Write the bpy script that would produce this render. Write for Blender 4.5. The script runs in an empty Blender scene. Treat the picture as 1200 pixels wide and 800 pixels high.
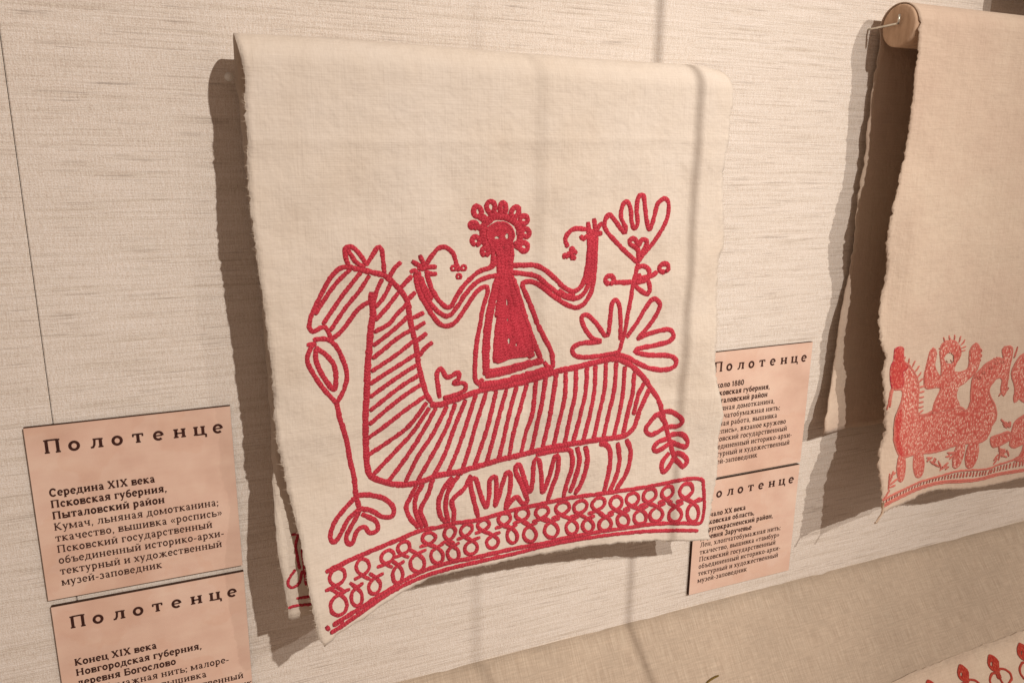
import bpy, bmesh, math, random
import numpy as np
from mathutils import Matrix, Vector

random.seed(7); rng = np.random.default_rng(7)
scn = bpy.context.scene
col = scn.collection

# ---------------------------------------------------------------- camera
S = 0.537                       # camera to wall, metres (one "unit" below)
CX, CY = 600.0, 400.0           # photo pixels 1200 x 800
VH, VV = (2786, 202), (558, 4131)
_h = np.array([VH[0]-CX, CY-VH[1], 0.]); _v = np.array([VV[0]-CX, CY-VV[1], 0.])
FP = math.sqrt(-(_h @ _v)); _h[2] = -FP; _v[2] = -FP
_X = _h/np.linalg.norm(_h); _Z = -_v/np.linalg.norm(_v); _Y = np.cross(_Z, _X)
RM = np.array([_X, _Y, _Z])
cam_d = bpy.data.cameras.new('camera'); cam = bpy.data.objects.new('camera', cam_d); col.objects.link(cam)
cam_d.sensor_width = 36; cam_d.lens = FP/1200*36; cam_d.clip_start = 0.01; cam_d.clip_end = 50
m4 = Matrix([list(r)+[0] for r in RM]+[[0, 0, 0, 1]]); m4.translation = Vector((0, -S, 0)); cam.matrix_world = m4
scn.camera = cam

# ---------------------------------------------------------------- world and lamps
w = bpy.data.worlds.new('World'); scn.world = w; w.use_nodes = True
bg = w.node_tree.nodes['Background']; bg.inputs[0].default_value = (1.0, 0.70, 0.54, 1); bg.inputs[1].default_value = 0.31

def spot(name, pos, aim, energy, size_deg, blend, radius, colr):
    l = bpy.data.lights.new(name, 'SPOT'); o = bpy.data.objects.new(name, l); col.objects.link(o)
    p = Vector((pos[0]*S, -pos[1]*S, pos[2]*S)); a = Vector((aim[0]*S, -aim[1]*S, aim[2]*S))
    o.location = p; o.rotation_euler = (a-p).to_track_quat('-Z', 'Y').to_euler()
    l.energy = energy; l.spot_size = math.radians(size_deg); l.spot_blend = blend; l.shadow_soft_size = radius*S; l.color = colr
    return o
spot('gallery_spotlight', (1.34, 3.40, 2.05), (0.14, 0, -0.16), 176, 40, 1.0, 0.032, (1.0, 0.935, 0.875))
spot('gallery_spotlight', (2.90, 3.80, 2.25), (1.72, 0, -0.40), 182, 42, 1.0, 0.032, (1.0, 0.93, 0.865))

scn.view_settings.view_transform = 'Standard'; scn.view_settings.look = 'None'
scn.view_settings.exposure = 0.0; scn.view_settings.gamma = 1.0
scn.render.engine = 'CYCLES'

# ---------------------------------------------------------------- helpers
def ray(px, py): return RM @ np.array([px-CX, CY-py, -FP])
def sm(t): t = np.clip(t, 0, 1); return t*t*(3-2*t)
def on_plane(px, py, o=0.0):
    r = ray(px, py); t = (1-o)/r[1]; return np.array([t*r[0], o, t*r[2]])     # X, out, Z in units
def on_surf(px, py, F):
    o = 0.08
    for _ in range(12): p = on_plane(px, py, o); o = F(p[0], p[2])
    return np.array([p[0], o, p[2]])
def B(p): return (p[0]*S, -p[1]*S, p[2]*S)
RAMP_A = math.radians(38); RAMP_Z = -0.778
def on_ramp(px, py, lift=0.0):
    r = ray(px, py); n = np.array([0, -math.cos(RAMP_A), math.sin(RAMP_A)])
    C = np.array([0, -1., 0]); P0 = np.array([0, 0, RAMP_Z]) + n*lift
    t = ((P0-C) @ n)/(r @ n); P = C+t*r; return np.array([P[0], -P[1], P[2]])

def mesh_obj(name, verts, faces, mat, parent=None, base=None, uv=None, smooth=True):
    me = bpy.data.meshes.new(name); me.from_pydata(verts, [], faces); me.update()
    if uv is not None:
        lay = me.uv_layers.new(name='UVMap')
        vi = np.zeros(len(me.loops), dtype=np.int32); me.loops.foreach_get('vertex_index', vi)
        lay.data.foreach_set('uv', np.asarray(uv, dtype=np.float32)[vi].ravel())
    for m in (mat if isinstance(mat, list) else [mat]): me.materials.append(m)
    if smooth: me.polygons.foreach_set('use_smooth', [True]*len(me.polygons))
    o = bpy.data.objects.new(name, me); col.objects.link(o)
    if parent:
        o.parent = parent
        o.matrix_parent_inverse = parent.matrix_world.inverted() if parent.type != 'EMPTY' else Matrix.Translation(-parent.location)
    return o
def empty(name, loc):
    o = bpy.data.objects.new(name, None); col.objects.link(o); o.location = loc; o.empty_display_size = 0.02; return o
def tag(o, label=None, cat=None, group=None, kind=None):
    for k, v in (('label', label), ('category', cat), ('group', group), ('kind', kind)):
        if v: o[k] = v
    return o

# ---------------------------------------------------------------- materials
class NT:
    def __init__(s, name):
        s.m = bpy.data.materials.new(name); s.m.use_nodes = True; s.t = s.m.node_tree; s.b = s.t.nodes['Principled BSDF']
        s.b.inputs['Roughness'].default_value = 0.85; s.b.inputs['Specular IOR Level'].default_value = 0.2
    def n(s, ty, **k):
        x = s.t.nodes.new(ty)
        for a, v in k.items():
            if a in x.inputs: x.inputs[a].default_value = v
            else: setattr(x, a, v)
        return x
    def l(s, a, b): s.t.links.new(a, b)
    def noise(s, vec, scale, detail=4, rough=0.6, map_scale=None, rot=None):
        if map_scale is not None:
            mp = s.n('ShaderNodeMapping'); mp.inputs['Scale'].default_value = map_scale
            if rot: mp.inputs['Rotation'].default_value = rot
            s.l(vec, mp.inputs['Vector']); vec = mp.outputs[0]
        x = s.n('ShaderNodeTexNoise'); x.inputs['Scale'].default_value = scale; x.inputs['Detail'].default_value = detail; x.inputs['Roughness'].default_value = rough
        s.l(vec, x.inputs['Vector']); return x.outputs['Fac']
    def ramp(s, fac, stops):
        r = s.n('ShaderNodeValToRGB'); e = r.color_ramp.elements
        while len(e) < len(stops): e.new(0.5)
        for i, (p, c) in enumerate(stops): e[i].position = p; e[i].color = (*c, 1) if len(c) == 3 else c
        s.l(fac, r.inputs[0]); return r.outputs[0]
    def mix(s, fac, a, b, mode='MIX'):
        x = s.n('ShaderNodeMix', data_type='RGBA', blend_type=mode)
        for v, k in ((fac, 0), (a, 6), (b, 7)):
            if hasattr(v, 'is_linked') or isinstance(v, bpy.types.NodeSocket): s.l(v, x.inputs[k])
            else: x.inputs[k].default_value = v if k == 0 else (*v, 1)
        return x.outputs[2]
    def math(s, op, a, b=0.0):
        x = s.n('ShaderNodeMath', operation=op)
        for v, k in ((a, 0), (b, 1)):
            if isinstance(v, bpy.types.NodeSocket): s.l(v, x.inputs[k])
            else: x.inputs[k].default_value = v
        return x.outputs[0]
    def bump(s, h, strength, dist):
        x = s.n('ShaderNodeBump'); x.inputs['Strength'].default_value = strength; x.inputs['Distance'].default_value = dist
        s.l(h, x.inputs['Height']); s.l(x.outputs[0], s.b.inputs['Normal'])
    def obj(s): return s.n('ShaderNodeTexCoord').outputs['Object']
    def uv(s): return s.n('ShaderNodeTexCoord').outputs['UV']

def mat_wall():
    k = NT('slubbed_wall_fabric'); v = k.obj()
    big = k.noise(v, 5, 3)
    s1 = k.noise(v, 1, 6, 0.62, (13, 1, 420)); s2 = k.noise(v, 1, 4, 0.6, (24, 1, 900)); s3 = k.noise(v, 1, 3, 0.6, (900, 1, 60))
    fine = k.noise(v, 1100, 2, 0.65); vert = k.noise(v, 1, 2, 0.6, (1400, 1, 160))
    c = k.ramp(s1, [(0.30, (0.54, 0.46, 0.38)), (0.46, (0.64, 0.56, 0.48)), (0.62, (0.69, 0.61, 0.53))])
    dark = k.ramp(s2, [(0.35, (1, 1, 1)), (0.45, (0, 0, 0))])
    patch = k.noise(v, 1, 3, 0.6, (18, 1, 60)); pm = k.ramp(patch, [(0.38, (0.10,)*3), (0.60, (1, 1, 1))])
    brk = k.ramp(fine, [(0.40, (0.25,)*3), (0.58, (1, 1, 1))])
    dk = k.math('MULTIPLY', k.math('MULTIPLY', k.math('MULTIPLY', dark, pm), brk), 0.75)
    c = k.mix(dk, c, (0.21, 0.175, 0.15))
    c = k.mix(k.ramp(s3, [(0.35, (0.14,)*3), (0.55, (0,)*3)]), c, (0.40, 0.33, 0.26))
    c = k.mix(0.28, c, k.ramp(fine, [(0.32, (0.18,)*3), (0.68, (0.92,)*3)]), 'OVERLAY')
    c = k.mix(0.20, c, k.ramp(vert, [(0.32, (0.2,)*3), (0.68, (0.8,)*3)]), 'OVERLAY')
    c = k.mix(0.10, c, k.ramp(big, [(0.3, (0.3,)*3), (0.7, (0.7,)*3)]), 'OVERLAY')
    k.l(c, k.b.inputs['Base Color'])
    h = k.math('ADD', k.math('MULTIPLY', s2, 1.0), k.math('ADD', k.math('MULTIPLY', s1, 0.5), k.math('ADD', k.math('MULTIPLY', fine, 0.9), k.math('MULTIPLY', vert, 0.5))))
    k.bump(h, 0.42, 0.0012); return k.m
def mat_linen(name, base, dark, lite, transl=0.12):
    k = NT(name); v = k.obj()
    w1 = k.noise(v, 1, 3, 0.65, (1300, 300, 40)); w2 = k.noise(v, 1, 3, 0.65, (40, 300, 1300))
    blot = k.noise(v, 9, 4, 0.6); blot2 = k.noise(v, 30, 3, 0.6)
    f = k.math('MULTIPLY', k.math('ADD', w1, w2), 0.5)
    c = k.ramp(f, [(0.30, dark), (0.50, base), (0.70, lite)])
    c = k.mix(0.22, c, k.ramp(blot, [(0.3, (0.36, 0.35, 0.34)), (0.7, (0.62,)*3)]), 'OVERLAY')
    c = k.mix(0.10, c, k.ramp(blot2, [(0.3, (0.3,)*3), (0.7, (0.7,)*3)]), 'OVERLAY')
    k.l(c, k.b.inputs['Base Color'])
    wr = k.math('ADD', k.math('MULTIPLY', k.noise(v, 34, 4, 0.6), 7.0), k.math('MULTIPLY', k.noise(v, 1, 3, 0.6, (160, 40, 22)), 1.4)); k.bump(k.math('ADD', f, wr), 0.5, 0.0009)
    k.b.inputs['Sheen Weight'].default_value = 0.15; k.b.inputs['Sheen Roughness'].default_value = 0.6
    if transl:
        tr = k.n('ShaderNodeBsdfTranslucent'); k.l(c, tr.inputs[0]); mx = k.n('ShaderNodeMixShader'); mx.inputs[0].default_value = transl
        out = k.t.nodes['Material Output']; k.l(k.b.outputs[0], mx.inputs[1]); k.l(tr.outputs[0], mx.inputs[2]); k.l(mx.outputs[0], out.inputs[0])
    return k.m
def mat_ramp():
    k = NT('tan_linen_covering'); v = k.uv()
    w1 = k.noise(v, 1, 4, 0.65, (900, 45, 1)); w2 = k.noise(v, 1, 3, 0.6, (60, 700, 1)); big = k.noise(v, 12, 4, 0.6)
    c = k.ramp(w1, [(0.28, (0.36, 0.275, 0.20)), (0.5, (0.425, 0.335, 0.25)), (0.72, (0.50, 0.41, 0.31))])
    c = k.mix(0.25, c, k.ramp(w2, [(0.3, (0.3,)*3), (0.7, (0.7,)*3)]), 'OVERLAY')
    c = k.mix(0.22, c, k.ramp(big, [(0.3, (0.34,)*3), (0.7, (0.66,)*3)]), 'OVERLAY')
    k.l(c, k.b.inputs['Base Color']); k.bump(k.math('ADD', w1, k.math('MULTIPLY', w2, 0.6)), 0.4, 0.0009); return k.m
def mat_thread(name, base, dark, lite, period=0.0021):
    k = NT(name); v = k.uv(); o = k.obj()
    sx = k.n('ShaderNodeSeparateXYZ'); k.l(v, sx.inputs[0])
    ph = k.math('ADD', k.math('MULTIPLY', sx.outputs[0], 2*math.pi/period), k.math('MULTIPLY', k.math('ABSOLUTE', sx.outputs[1]), 2.6))
    jit = k.noise(o, 420, 2); ph = k.math('ADD', ph, k.math('MULTIPLY', jit, 3.5))
    wv = k.math('SINE', ph); w01 = k.math('ADD', k.math('MULTIPLY', wv, 0.5), 0.5)
    fib = k.noise(o, 1250, 3, 0.75); var = k.noise(o, 60, 3)
    f = k.math('ADD', k.math('MULTIPLY', w01, 0.12), k.math('MULTIPLY', fib, 0.88))
    c = k.ramp(f, [(0.32, dark), (0.48, base), (0.68, lite)])
    c = k.mix(0.30, c, k.ramp(var, [(0.3, (0.3,)*3), (0.7, (0.7,)*3)]), 'OVERLAY')
    k.l(c, k.b.inputs['Base Color']); k.bump(f, 0.7, 0.0009)
    k.b.inputs['Sheen Weight'].default_value = 0.1; k.b.inputs['Roughness'].default_value = 0.75; return k.m
def mat_fill(name, a, b, c3):
    k = NT(name); o = k.obj()
    vo = k.n('ShaderNodeTexVoronoi'); vo.inputs['Scale'].default_value = 440; mp = k.n('ShaderNodeMapping'); mp.inputs['Scale'].default_value = (1.25, 0.3, 0.75); k.l(o, mp.inputs[0]); k.l(mp.outputs[0], vo.inputs['Vector'])
    nz = k.noise(o, 28, 3); f = k.math('ADD', vo.outputs['Distance'], k.math('MULTIPLY', k.math('SUBTRACT', nz, 0.5), 0.35))
    c = k.ramp(f, [(0.14, a), (0.36, b), (0.75, c3)])
    k.l(c, k.b.inputs['Base Color']); k.bump(vo.outputs['Distance'], 0.6, 0.0008); return k.m
def mat_card():
    k = NT('printed_plywood_face'); v = k.obj()
    n1 = k.noise(v, 14, 5, 0.6); n2 = k.noise(v, 1, 4, 0.6, (18, 1, 70)); vo = k.n('ShaderNodeTexVoronoi'); vo.inputs['Scale'].default_value = 22
    wv = k.n('ShaderNodeVectorMath', operation='ADD'); nc = k.n('ShaderNodeTexNoise'); nc.inputs['Scale'].default_value = 30; k.l(v, nc.inputs[0])
    sc = k.n('ShaderNodeVectorMath', operation='SCALE'); sc.inputs['Scale'].default_value = 0.03; k.l(nc.outputs['Color'], sc.inputs[0]); k.l(v, wv.inputs[0]); k.l(sc.outputs[0], wv.inputs[1]); k.l(wv.outputs[0], vo.inputs['Vector'])
    n3 = k.noise(v, 55, 4, 0.6); st = k.ramp(k.noise(v, 11, 6, 0.55), [(0.50, (0,)*3), (0.515, (1,)*3), (0.60, (0.4,)*3)])
    c = k.ramp(n1, [(0.32, (0.555, 0.37, 0.28)), (0.5, (0.64, 0.445, 0.345)), (0.7, (0.685, 0.50, 0.40))])
    edge = k.ramp(vo.outputs['Distance'], [(0.0, (0.59, 0.39, 0.29)), (0.6, (0.69, 0.475, 0.365))])
    c = k.mix(0.30, c, edge); c = k.mix(k.math('MULTIPLY', st, 0.16), c, (0.56, 0.30, 0.19)); c = k.mix(0.25, c, k.ramp(n2, [(0.3, (0.35,)*3), (0.7, (0.62,)*3)]), 'OVERLAY'); c = k.mix(0.12, c, k.ramp(n3, [(0.3, (0.3,)*3), (0.7, (0.7,)*3)]), 'OVERLAY')
    k.l(c, k.b.inputs['Base Color']); k.b.inputs['Roughness'].default_value = 0.6; k.bump(n2, 0.1, 0.0004); return k.m
def mat_flat(name, c, rough=0.7, metal=0.0, nscale=200, var=0.25):
    k = NT(name); v = k.obj(); n = k.noise(v, nscale, 4)
    d = tuple(x*(1-var) for x in c); l = tuple(min(1, x*(1+var)) for x in c)
    k.l(k.ramp(n, [(0.3, d), (0.7, l)]), k.b.inputs['Base Color']); k.b.inputs['Roughness'].default_value = rough; k.b.inputs['Metallic'].default_value = metal; k.bump(n, 0.2, 0.0004); return k.m
def mat_wood():
    k = NT('turned_wood'); v = k.obj(); n = k.noise(v, 1, 5, 0.6, (120, 260, 60)); r = k.noise(v, 60, 3)
    c = k.ramp(n, [(0.3, (0.44, 0.29, 0.19)), (0.55, (0.53, 0.36, 0.24)), (0.75, (0.58, 0.41, 0.28))])
    k.l(k.mix(0.2, c, k.ramp(r, [(0.3, (0.3,)*3), (0.7, (0.7,)*3)]), 'OVERLAY'), k.b.inputs['Base Color']); k.bump(n, 0.3, 0.0006); return k.m
def mat_seam():
    k = NT('clear_joint_strip'); k.b.inputs['Base Color'].default_value = (0.55, 0.55, 0.5, 1)
    tr = k.n('ShaderNodeBsdfTransparent'); mx = k.n('ShaderNodeMixShader'); mx.inputs[0].default_value = 0.57
    out = k.t.nodes['Material Output']; k.l(k.b.outputs[0], mx.inputs[1]); k.l(tr.outputs[0], mx.inputs[2]); k.l(mx.outputs[0], out.inputs[0]); return k.m

M_WALL = mat_wall(); M_RAMP = mat_ramp()
M_LINEN = mat_linen('cream_homespun_linen', (0.69, 0.60, 0.50), (0.65, 0.56, 0.465), (0.73, 0.64, 0.54))
M_LINEN2 = mat_linen('tan_homespun_linen', (0.62, 0.485, 0.37), (0.56, 0.43, 0.325), (0.67, 0.535, 0.42))
M_LINEN3 = mat_linen('pale_laid_linen', (0.60, 0.475, 0.36), (0.53, 0.41, 0.30), (0.66, 0.53, 0.41), 0)
M_RED = mat_thread('red_cotton_thread', (0.43, 0.024, 0.042), (0.23, 0.010, 0.020), (0.60, 0.065, 0.09))
M_RED2 = mat_thread('faded_red_thread', (0.52, 0.135, 0.10), (0.36, 0.06, 0.045), (0.62, 0.24, 0.18), 0.0014)
M_FILL = mat_fill('faded_red_netting', (0.70, 0.50, 0.39), (0.55, 0.19, 0.145), (0.45, 0.085, 0.065))
M_FILLR = mat_fill('fresh_red_stitching', (0.58, 0.20, 0.15), (0.50, 0.075, 0.06), (0.42, 0.045, 0.04))
M_RED3 = mat_thread('brick_red_thread', (0.42, 0.045, 0.025), (0.27, 0.02, 0.012), (0.55, 0.10, 0.06), 0.0014)
M_CARD = mat_card(); M_BURNT = mat_flat('scorched_plywood_edge', (0.055, 0.025, 0.014), 0.9)
M_INK = mat_flat('dark_brown_ink', (0.045, 0.014, 0.009), 0.8, var=0.3)
M_WOOD = mat_wood(); M_STEEL = mat_flat('dull_steel', (0.62, 0.58, 0.50), 0.35, 0.8)
M_SEAM = mat_seam(); M_OLIVE = mat_flat('olive_thread', (0.16, 0.10, 0.02), 0.8); M_BROWN = mat_flat('brown_cloth', (0.16, 0.09, 0.05), 0.9)
M_FRAY = mat_flat('linen_fibre', (0.66, 0.555, 0.43), 0.9)

# ---------------------------------------------------------------- setting
def box(name, lo, hi, mat, parent=None, bev=0.0):
    bm = bmesh.new(); bmesh.ops.create_cube(bm, size=1)
    for vv in bm.verts: vv.co = Vector([(lo[i]+hi[i])/2+vv.co[i]*(hi[i]-lo[i]) for i in range(3)])
    if bev: bmesh.ops.bevel(bm, geom=bm.edges[:], offset=bev, segments=2, affect='EDGES')
    me = bpy.data.meshes.new(name); bm.to_mesh(me); bm.free(); me.materials.append(mat)
    o = bpy.data.objects.new(name, me); col.objects.link(o)
    if parent:
        o.parent = parent
        if parent.type == 'EMPTY': o.matrix_parent_inverse = Matrix.Translation(-parent.location)
    return o
ZB = RAMP_Z*S; seam_x = -0.153*S
wall = box('display_wall', (-0.62, 0.012, ZB-0.10), (1.55, 0.05, 0.62), mat_flat('wall_core', (0.16, 0.12, 0.09)))
tag(wall, 'pale slubbed fabric display wall behind the towels', 'wall', kind='structure')
box('wall_panel', (-0.60, 0.0, ZB-0.06), (seam_x-0.00025, 0.013, 0.60), M_WALL, wall, 0.0005)
box('wall_panel', (seam_x+0.00025, 0.0, ZB-0.06), (1.50, 0.013, 0.60), M_WALL, wall, 0.0005)

def build_ramp():
    L = 0.34; n = Vector((0, -math.cos(RAMP_A), math.sin(RAMP_A))); d = Vector((0, -math.sin(RAMP_A), -math.cos(RAMP_A)))
    x0, x1 = -0.60, 1.50; N = 160; M_ = 24; V = []; F = []; UV = []
    for i in range(N+1):
        x = x0+(x1-x0)*i/N
        for j in range(M_+1):
            t = L*j/M_
            e = 0.0012*math.exp(-t/0.004)*(math.sin(x*95)+0.6*math.sin(x*233+1)) if j < 3 else 0
            p = Vector((x, -0.0004, ZB)) + d*t + n*(0.0006*math.sin(x*31+t*40)+e*0.6)
            V.append(p); UV.append((x, t))
    for i in range(N):
        for j in range(M_):
            a = i*(M_+1)+j; F.append((a, a+1, a+M_+2, a+M_+1))
    o = mesh_obj('display_ramp', V, F, M_RAMP, uv=UV)
    md = o.modifiers.new('thick', 'SOLIDIFY'); md.thickness = 0.012; md.offset = -1
    tag(o, 'tan linen covered sloping ledge below the display wall', 'ledge', kind='structure')
build_ramp()
sx0, so = 0.773, 0.60
seam = box('showcase_joint', ((sx0-0.005)*S, -(so+0.004)*S, ZB-0.2), ((sx0+0.005)*S, -(so-0.004)*S, 0.75), M_SEAM)
tag(seam, 'clear vertical joint strip of the showcase front', 'joint', kind='structure')

# ---------------------------------------------------------------- strokes
def catmull(P, step):
    P = np.asarray(P, float); n = len(P)
    if n < 2: return P
    out = []
    E = np.vstack([2*P[0]-P[1], P, 2*P[-1]-P[-2]])
    for i in range(n-1):
        p0, p1, p2, p3 = E[i], E[i+1], E[i+2], E[i+3]; k = max(1, int(np.linalg.norm(p2-p1)/step))
        for j in range(k):
            t = j/k; out.append(0.5*((2*p1)+(-p0+p2)*t+(2*p0-5*p1+4*p2-p3)*t*t+(-p0+3*p1-3*p2+p3)*t**3))
    out.append(P[-1]); return np.array(out)
class Strokes:
    """stitched cords lying on a surface; paths are photo pixels put on that surface"""
    def __init__(s): s.V = []; s.F = []; s.UV = []; s.lift = 0.0
    def add(s, path, w, proj, height=0.00085, step=2.0, wob=0.16, taper=True, closed=False, lift=0.0):
        q = catmull(path, step); n = len(q)
        if n < 2: return s
        q = q + rng.normal(0, 0.16, q.shape)
        P = [Vector(B(proj(*p))) for p in q]
        px = (P[-1]-P[0]).length
        b0 = len(s.V); acc = rng.random()*0.01
        # metres per pixel near the stroke
        mid = n//2; a = Vector(B(proj(q[mid][0]+1, q[mid][1]))); b = Vector(B(proj(q[mid][0], q[mid][1]+1)))
        mpp = 0.5*((a-P[mid]).length+(b-P[mid]).length)
        nrm = (b-P[mid]).cross(a-P[mid]); nrm.normalize()
        if nrm.y > 0: nrm = -nrm
        hw0 = 0.5*w*mpp; ph = rng.random()*6
        prof = ((-1.0, -0.15), (-0.72, 0.72), (0, 1.0), (0.72, 0.72), (1.0, -0.15))
        for i in range(n):
            t = (P[min(i+1, n-1)]-P[max(i-1, 0)]);
            if t.length < 1e-9: t = Vector((1, 0, 0))
            t.normalize(); side = nrm.cross(t); side.normalize()
            if i: acc += (P[i]-P[i-1]).length
            hw = hw0*(1.10+wob*math.sin(i*0.83+ph)*0.35+wob*(rng.random()-0.5)*1.3)
            h = height*(1+0.10*math.sin(i*1.9+ph)+0.06*(rng.random()-0.5))
            if taper and (i == 0 or i == n-1): hw *= 0.72; h *= 0.6
            for (a_, b_) in prof:
                s.V.append(P[i]+side*(a_*hw)+nrm*(b_*h+lift)); s.UV.append((acc, a_))
        for i in range(n-1):
            for j in range(4):
                a_ = b0+i*5+j; s.F.append((a_, a_+1, a_+6, a_+5))
        for e in (b0, b0+(n-1)*5): s.F.append((e, e+1, e+2, e+3, e+4))
        return s
    def build(s, name, mat, parent, label=None):
        o = mesh_obj(name, s.V, s.F, mat, parent, uv=s.UV)
        if label: o['label'] = label
        return o
ZN = dict(A=(340, 220, 5), B=(340, 340, 5), C=(340, 480, 5), D=(320, 600, 5), E=(500, 220, 5), G=(500, 340, 5), H=(500, 480, 5),
          I=(640, 220, 5), J=(640, 340, 5), K=(640, 480, 5), N=(540, 225, 8), P=(540, 310, 16/3), T=(300, 580, 4),
          Q=(1020, 370, 20/3), R=(1020, 490, 20/3), U=(1080, 720, 10), Y=(414, 422, 5))
def z(zone, txt):
    x0, y0, k = ZN[zone]; v = [float(t) for t in txt.replace(',', ' ').split()]
    return [(x0+v[i]/k, y0+v[i+1]/k) for i in range(0, len(v), 2)]
def zl(*segs):                       # several zones joined into one path
    r = []
    for a, t in segs: r += z(a, t)
    return r
def ell(zone, cx, cy, rx, ry, tilt=0, a0=90, a1=450, n=14):
    x0, y0, k = ZN[zone]; r = []; ct, st = math.cos(math.radians(tilt)), math.sin(math.radians(tilt))
    for i in range(n+1):
        a = math.radians(a0+(a1-a0)*i/n); x, y = rx*math.cos(a), ry*math.sin(a)
        r.append((x0+(cx+x*ct-y*st)/k, y0+(cy+x*st+y*ct)/k))
    return r

# ---------------------------------------------------------------- main towel
OC, RR, CT = 0.050, 0.032, 0.002
OF = OC+RR+CT
def F1(X, Z):
    curl = 0.046*sm((0.30-X)/0.24)*sm((-0.36-Z)/0.26)
    wav = (0.0030*math.sin(X*13+0.6)+0.0016*math.sin(X*31+Z*5))*sm((0.02-Z)/0.25)
    pk = 0.004*math.exp(-((X-0.70)/0.03)**2-((Z+0.14)/0.03)**2)
    edge = 0.006*sm((X-0.66)/0.08)*math.sin(Z*16+0.5)*sm((0.02-Z)/0.1)
    cr = 0.0016*math.exp(-abs(Z-0.005-0.02*X)/0.007)+0.0012*math.exp(-abs(Z+0.335+0.03*X)/0.008)+0.0012*math.exp(-abs(X-0.395+0.02*Z)/0.006)
    fine = 0.0009*(math.sin(X*57+Z*21)+math.sin(Z*63-X*18)+math.sin(X*38-Z*44+1))*sm((0.05-Z)/0.1)
    return OF+curl+wav+pk+edge+fine+cr*sm((0.07-Z)/0.05)
def Fb1(X, Z): return 0.012+0.078*sm((-0.15-Z)/0.40)*sm((0.33-X)/0.2)+0.02*sm((-0.15-Z)/0.4)*sm((X-0.13)/0.2)+0.002*math.sin(Z*14+X*9)
front1 = lambda x, y: on_surf(x, y, F1)
back1 = lambda x, y: on_surf(x, y, Fb1)
def edge_fn(pts, F):
    Q = np.array([on_surf(x, y, F) for x, y in pts]); i = np.argsort(Q[:, 2]); return lambda zz: np.interp(zz, Q[i, 2], Q[i, 0])
def noise1(seed, amp, n=900):
    r = np.random.default_rng(seed); a = np.convolve(r.normal(0, 1, n+8), [0.3, 0.4, 0.3], 'same'); return lambda t: amp*np.interp(np.mod(t*1000, n), np.arange(n+8), a)

def towel(name, F, Fb, left, right, bottom, backleft, backright, zb_back, topz, mat, seed, nu=90, nv=170, nb=70, roll=26, corner=0.0, pull=0.0, rag=0.0013, base_name='cloth', parent=None):
    XL, XR = edge_fn(left, F), edge_fn(right, F) if right else None
    if XR is None: XR = lambda zz: backright
    bq = np.array([on_surf(x, y, F) for x, y in bottom])
    bi = np.argsort(bq[:, 0]); bx, bz = bq[bi, 0], bq[bi, 2]
    n1, n2, n3 = noise1(seed, rag), noise1(seed+1, rag), noise1(seed+2, 0.0012)
    BL = edge_fn(backleft, Fb)
    V = []; UV = []
    rows = nv+roll+nb
    for i in range(nu+1):
        u = i/nu
        # bottom height for this u
        xb = bx[0]+(bx[-1]-bx[0])*u; zb = float(np.interp(xb, bx, bz)) + float(n3(u*0.7))
        zt = topz(xb)-RR-CT
        dr = corner*sm((u-0.93)/0.07)**2
        for j in range(rows+1):
            if j <= nv:
                v = j/nv; zz = zb+(zt-zb)*v
                xl, xr = XL(zz)+n1(zz*0.8+2), XR(zz)+n2(zz*0.8+2)
                X = xl+(xr-xl)*u; o = F(X, zz)-dr*0.3*v**6; Z = zz-dr*v**8
            elif j <= nv+roll:
                th = math.pi*(j-nv)/roll; zz = zt+math.sin(th)*(RR+CT)
                xl, xr = XL(zt+math.sin(th)*(RR+CT)*(1 if th < math.pi/2 else 1)), XR(zz)
                k = (j-nv)/roll
                bl = BL(zt)
                xl = xl*(1-k)+bl*k
                xr0 = XR(zt); xr = xr0-pull*(1-math.sqrt(max(0, 1-math.sin(th)**2*0.96)))
                X = xl+(xr-xl)*u
                fo = F(X, zt); ro = 0.5*(fo-Fb(X, zt)); oc = 0.5*(fo+Fb(X, zt))
                o = oc+ro*math.cos(th)-dr*0.3*(1-k); Z = zz-dr
            else:
                v = (j-nv-roll)/nb; zz = zt+(zb_back(u)-zt)*v
                xl = BL(zz)+n1(zz*0.9+5); xr = (XR(zt) if backright is None else backright)
                X = xl+(xr-xl)*u; o = Fb(X, zz); Z = zz-dr*(1-v)
            V.append(B((X, o, Z))); UV.append((u*0.36, j*0.004))
    Fc = []
    for i in range(nu):
        for j in range(rows):
            a = i*(rows+1)+j; Fc.append((a, a+rows+1, a+rows+2, a+1))
    o = mesh_obj(base_name, V, Fc, mat, parent, uv=UV)
    md = o.modifiers.new('thickness', 'SOLIDIFY'); md.thickness = 0.0007; md.offset = -1
    return o, V, rows
LEFT1 = [(275, 38), (282, 65), (287, 90), (286, 105), (287, 118), (288, 135), (290, 167), (290, 200), (292, 235), (296, 263), (303, 319), (308, 350), (313, 389), (317, 424), (320, 459), (323, 514), (331, 545), (341, 589), (351, 628), (360, 680), (365, 705), (369, 728), (373, 748), (381, 756)]
RIGHT1 = [(858, 92), (860, 103), (860, 116), (857, 134), (855, 163), (850, 186), (847, 217), (848, 240), (849, 286), (842, 304), (840, 344), (841, 380), (838, 412), (839, 440), (845, 468), (848, 488), (842, 512), (841, 540), (840, 556), (837, 572), (833, 600), (830, 614), (832, 632)]
BOT1 = [(381, 757), (397, 745), (405, 738), (433, 721), (461, 702), (491, 685), (520, 673), (560, 664), (597, 656), (622, 651), (660, 645), (700, 638), (732, 635), (765, 633), (790, 633), (810, 633), (832, 632)]
BACK1 = [(271, 46), (274, 70), (276, 95), (280, 120), (292, 240), (306, 350), (317, 480), (319, 540), (320, 580), (322, 610), (324, 640), (328, 660), (332, 680), (336, 705), (338, 735)]
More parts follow.
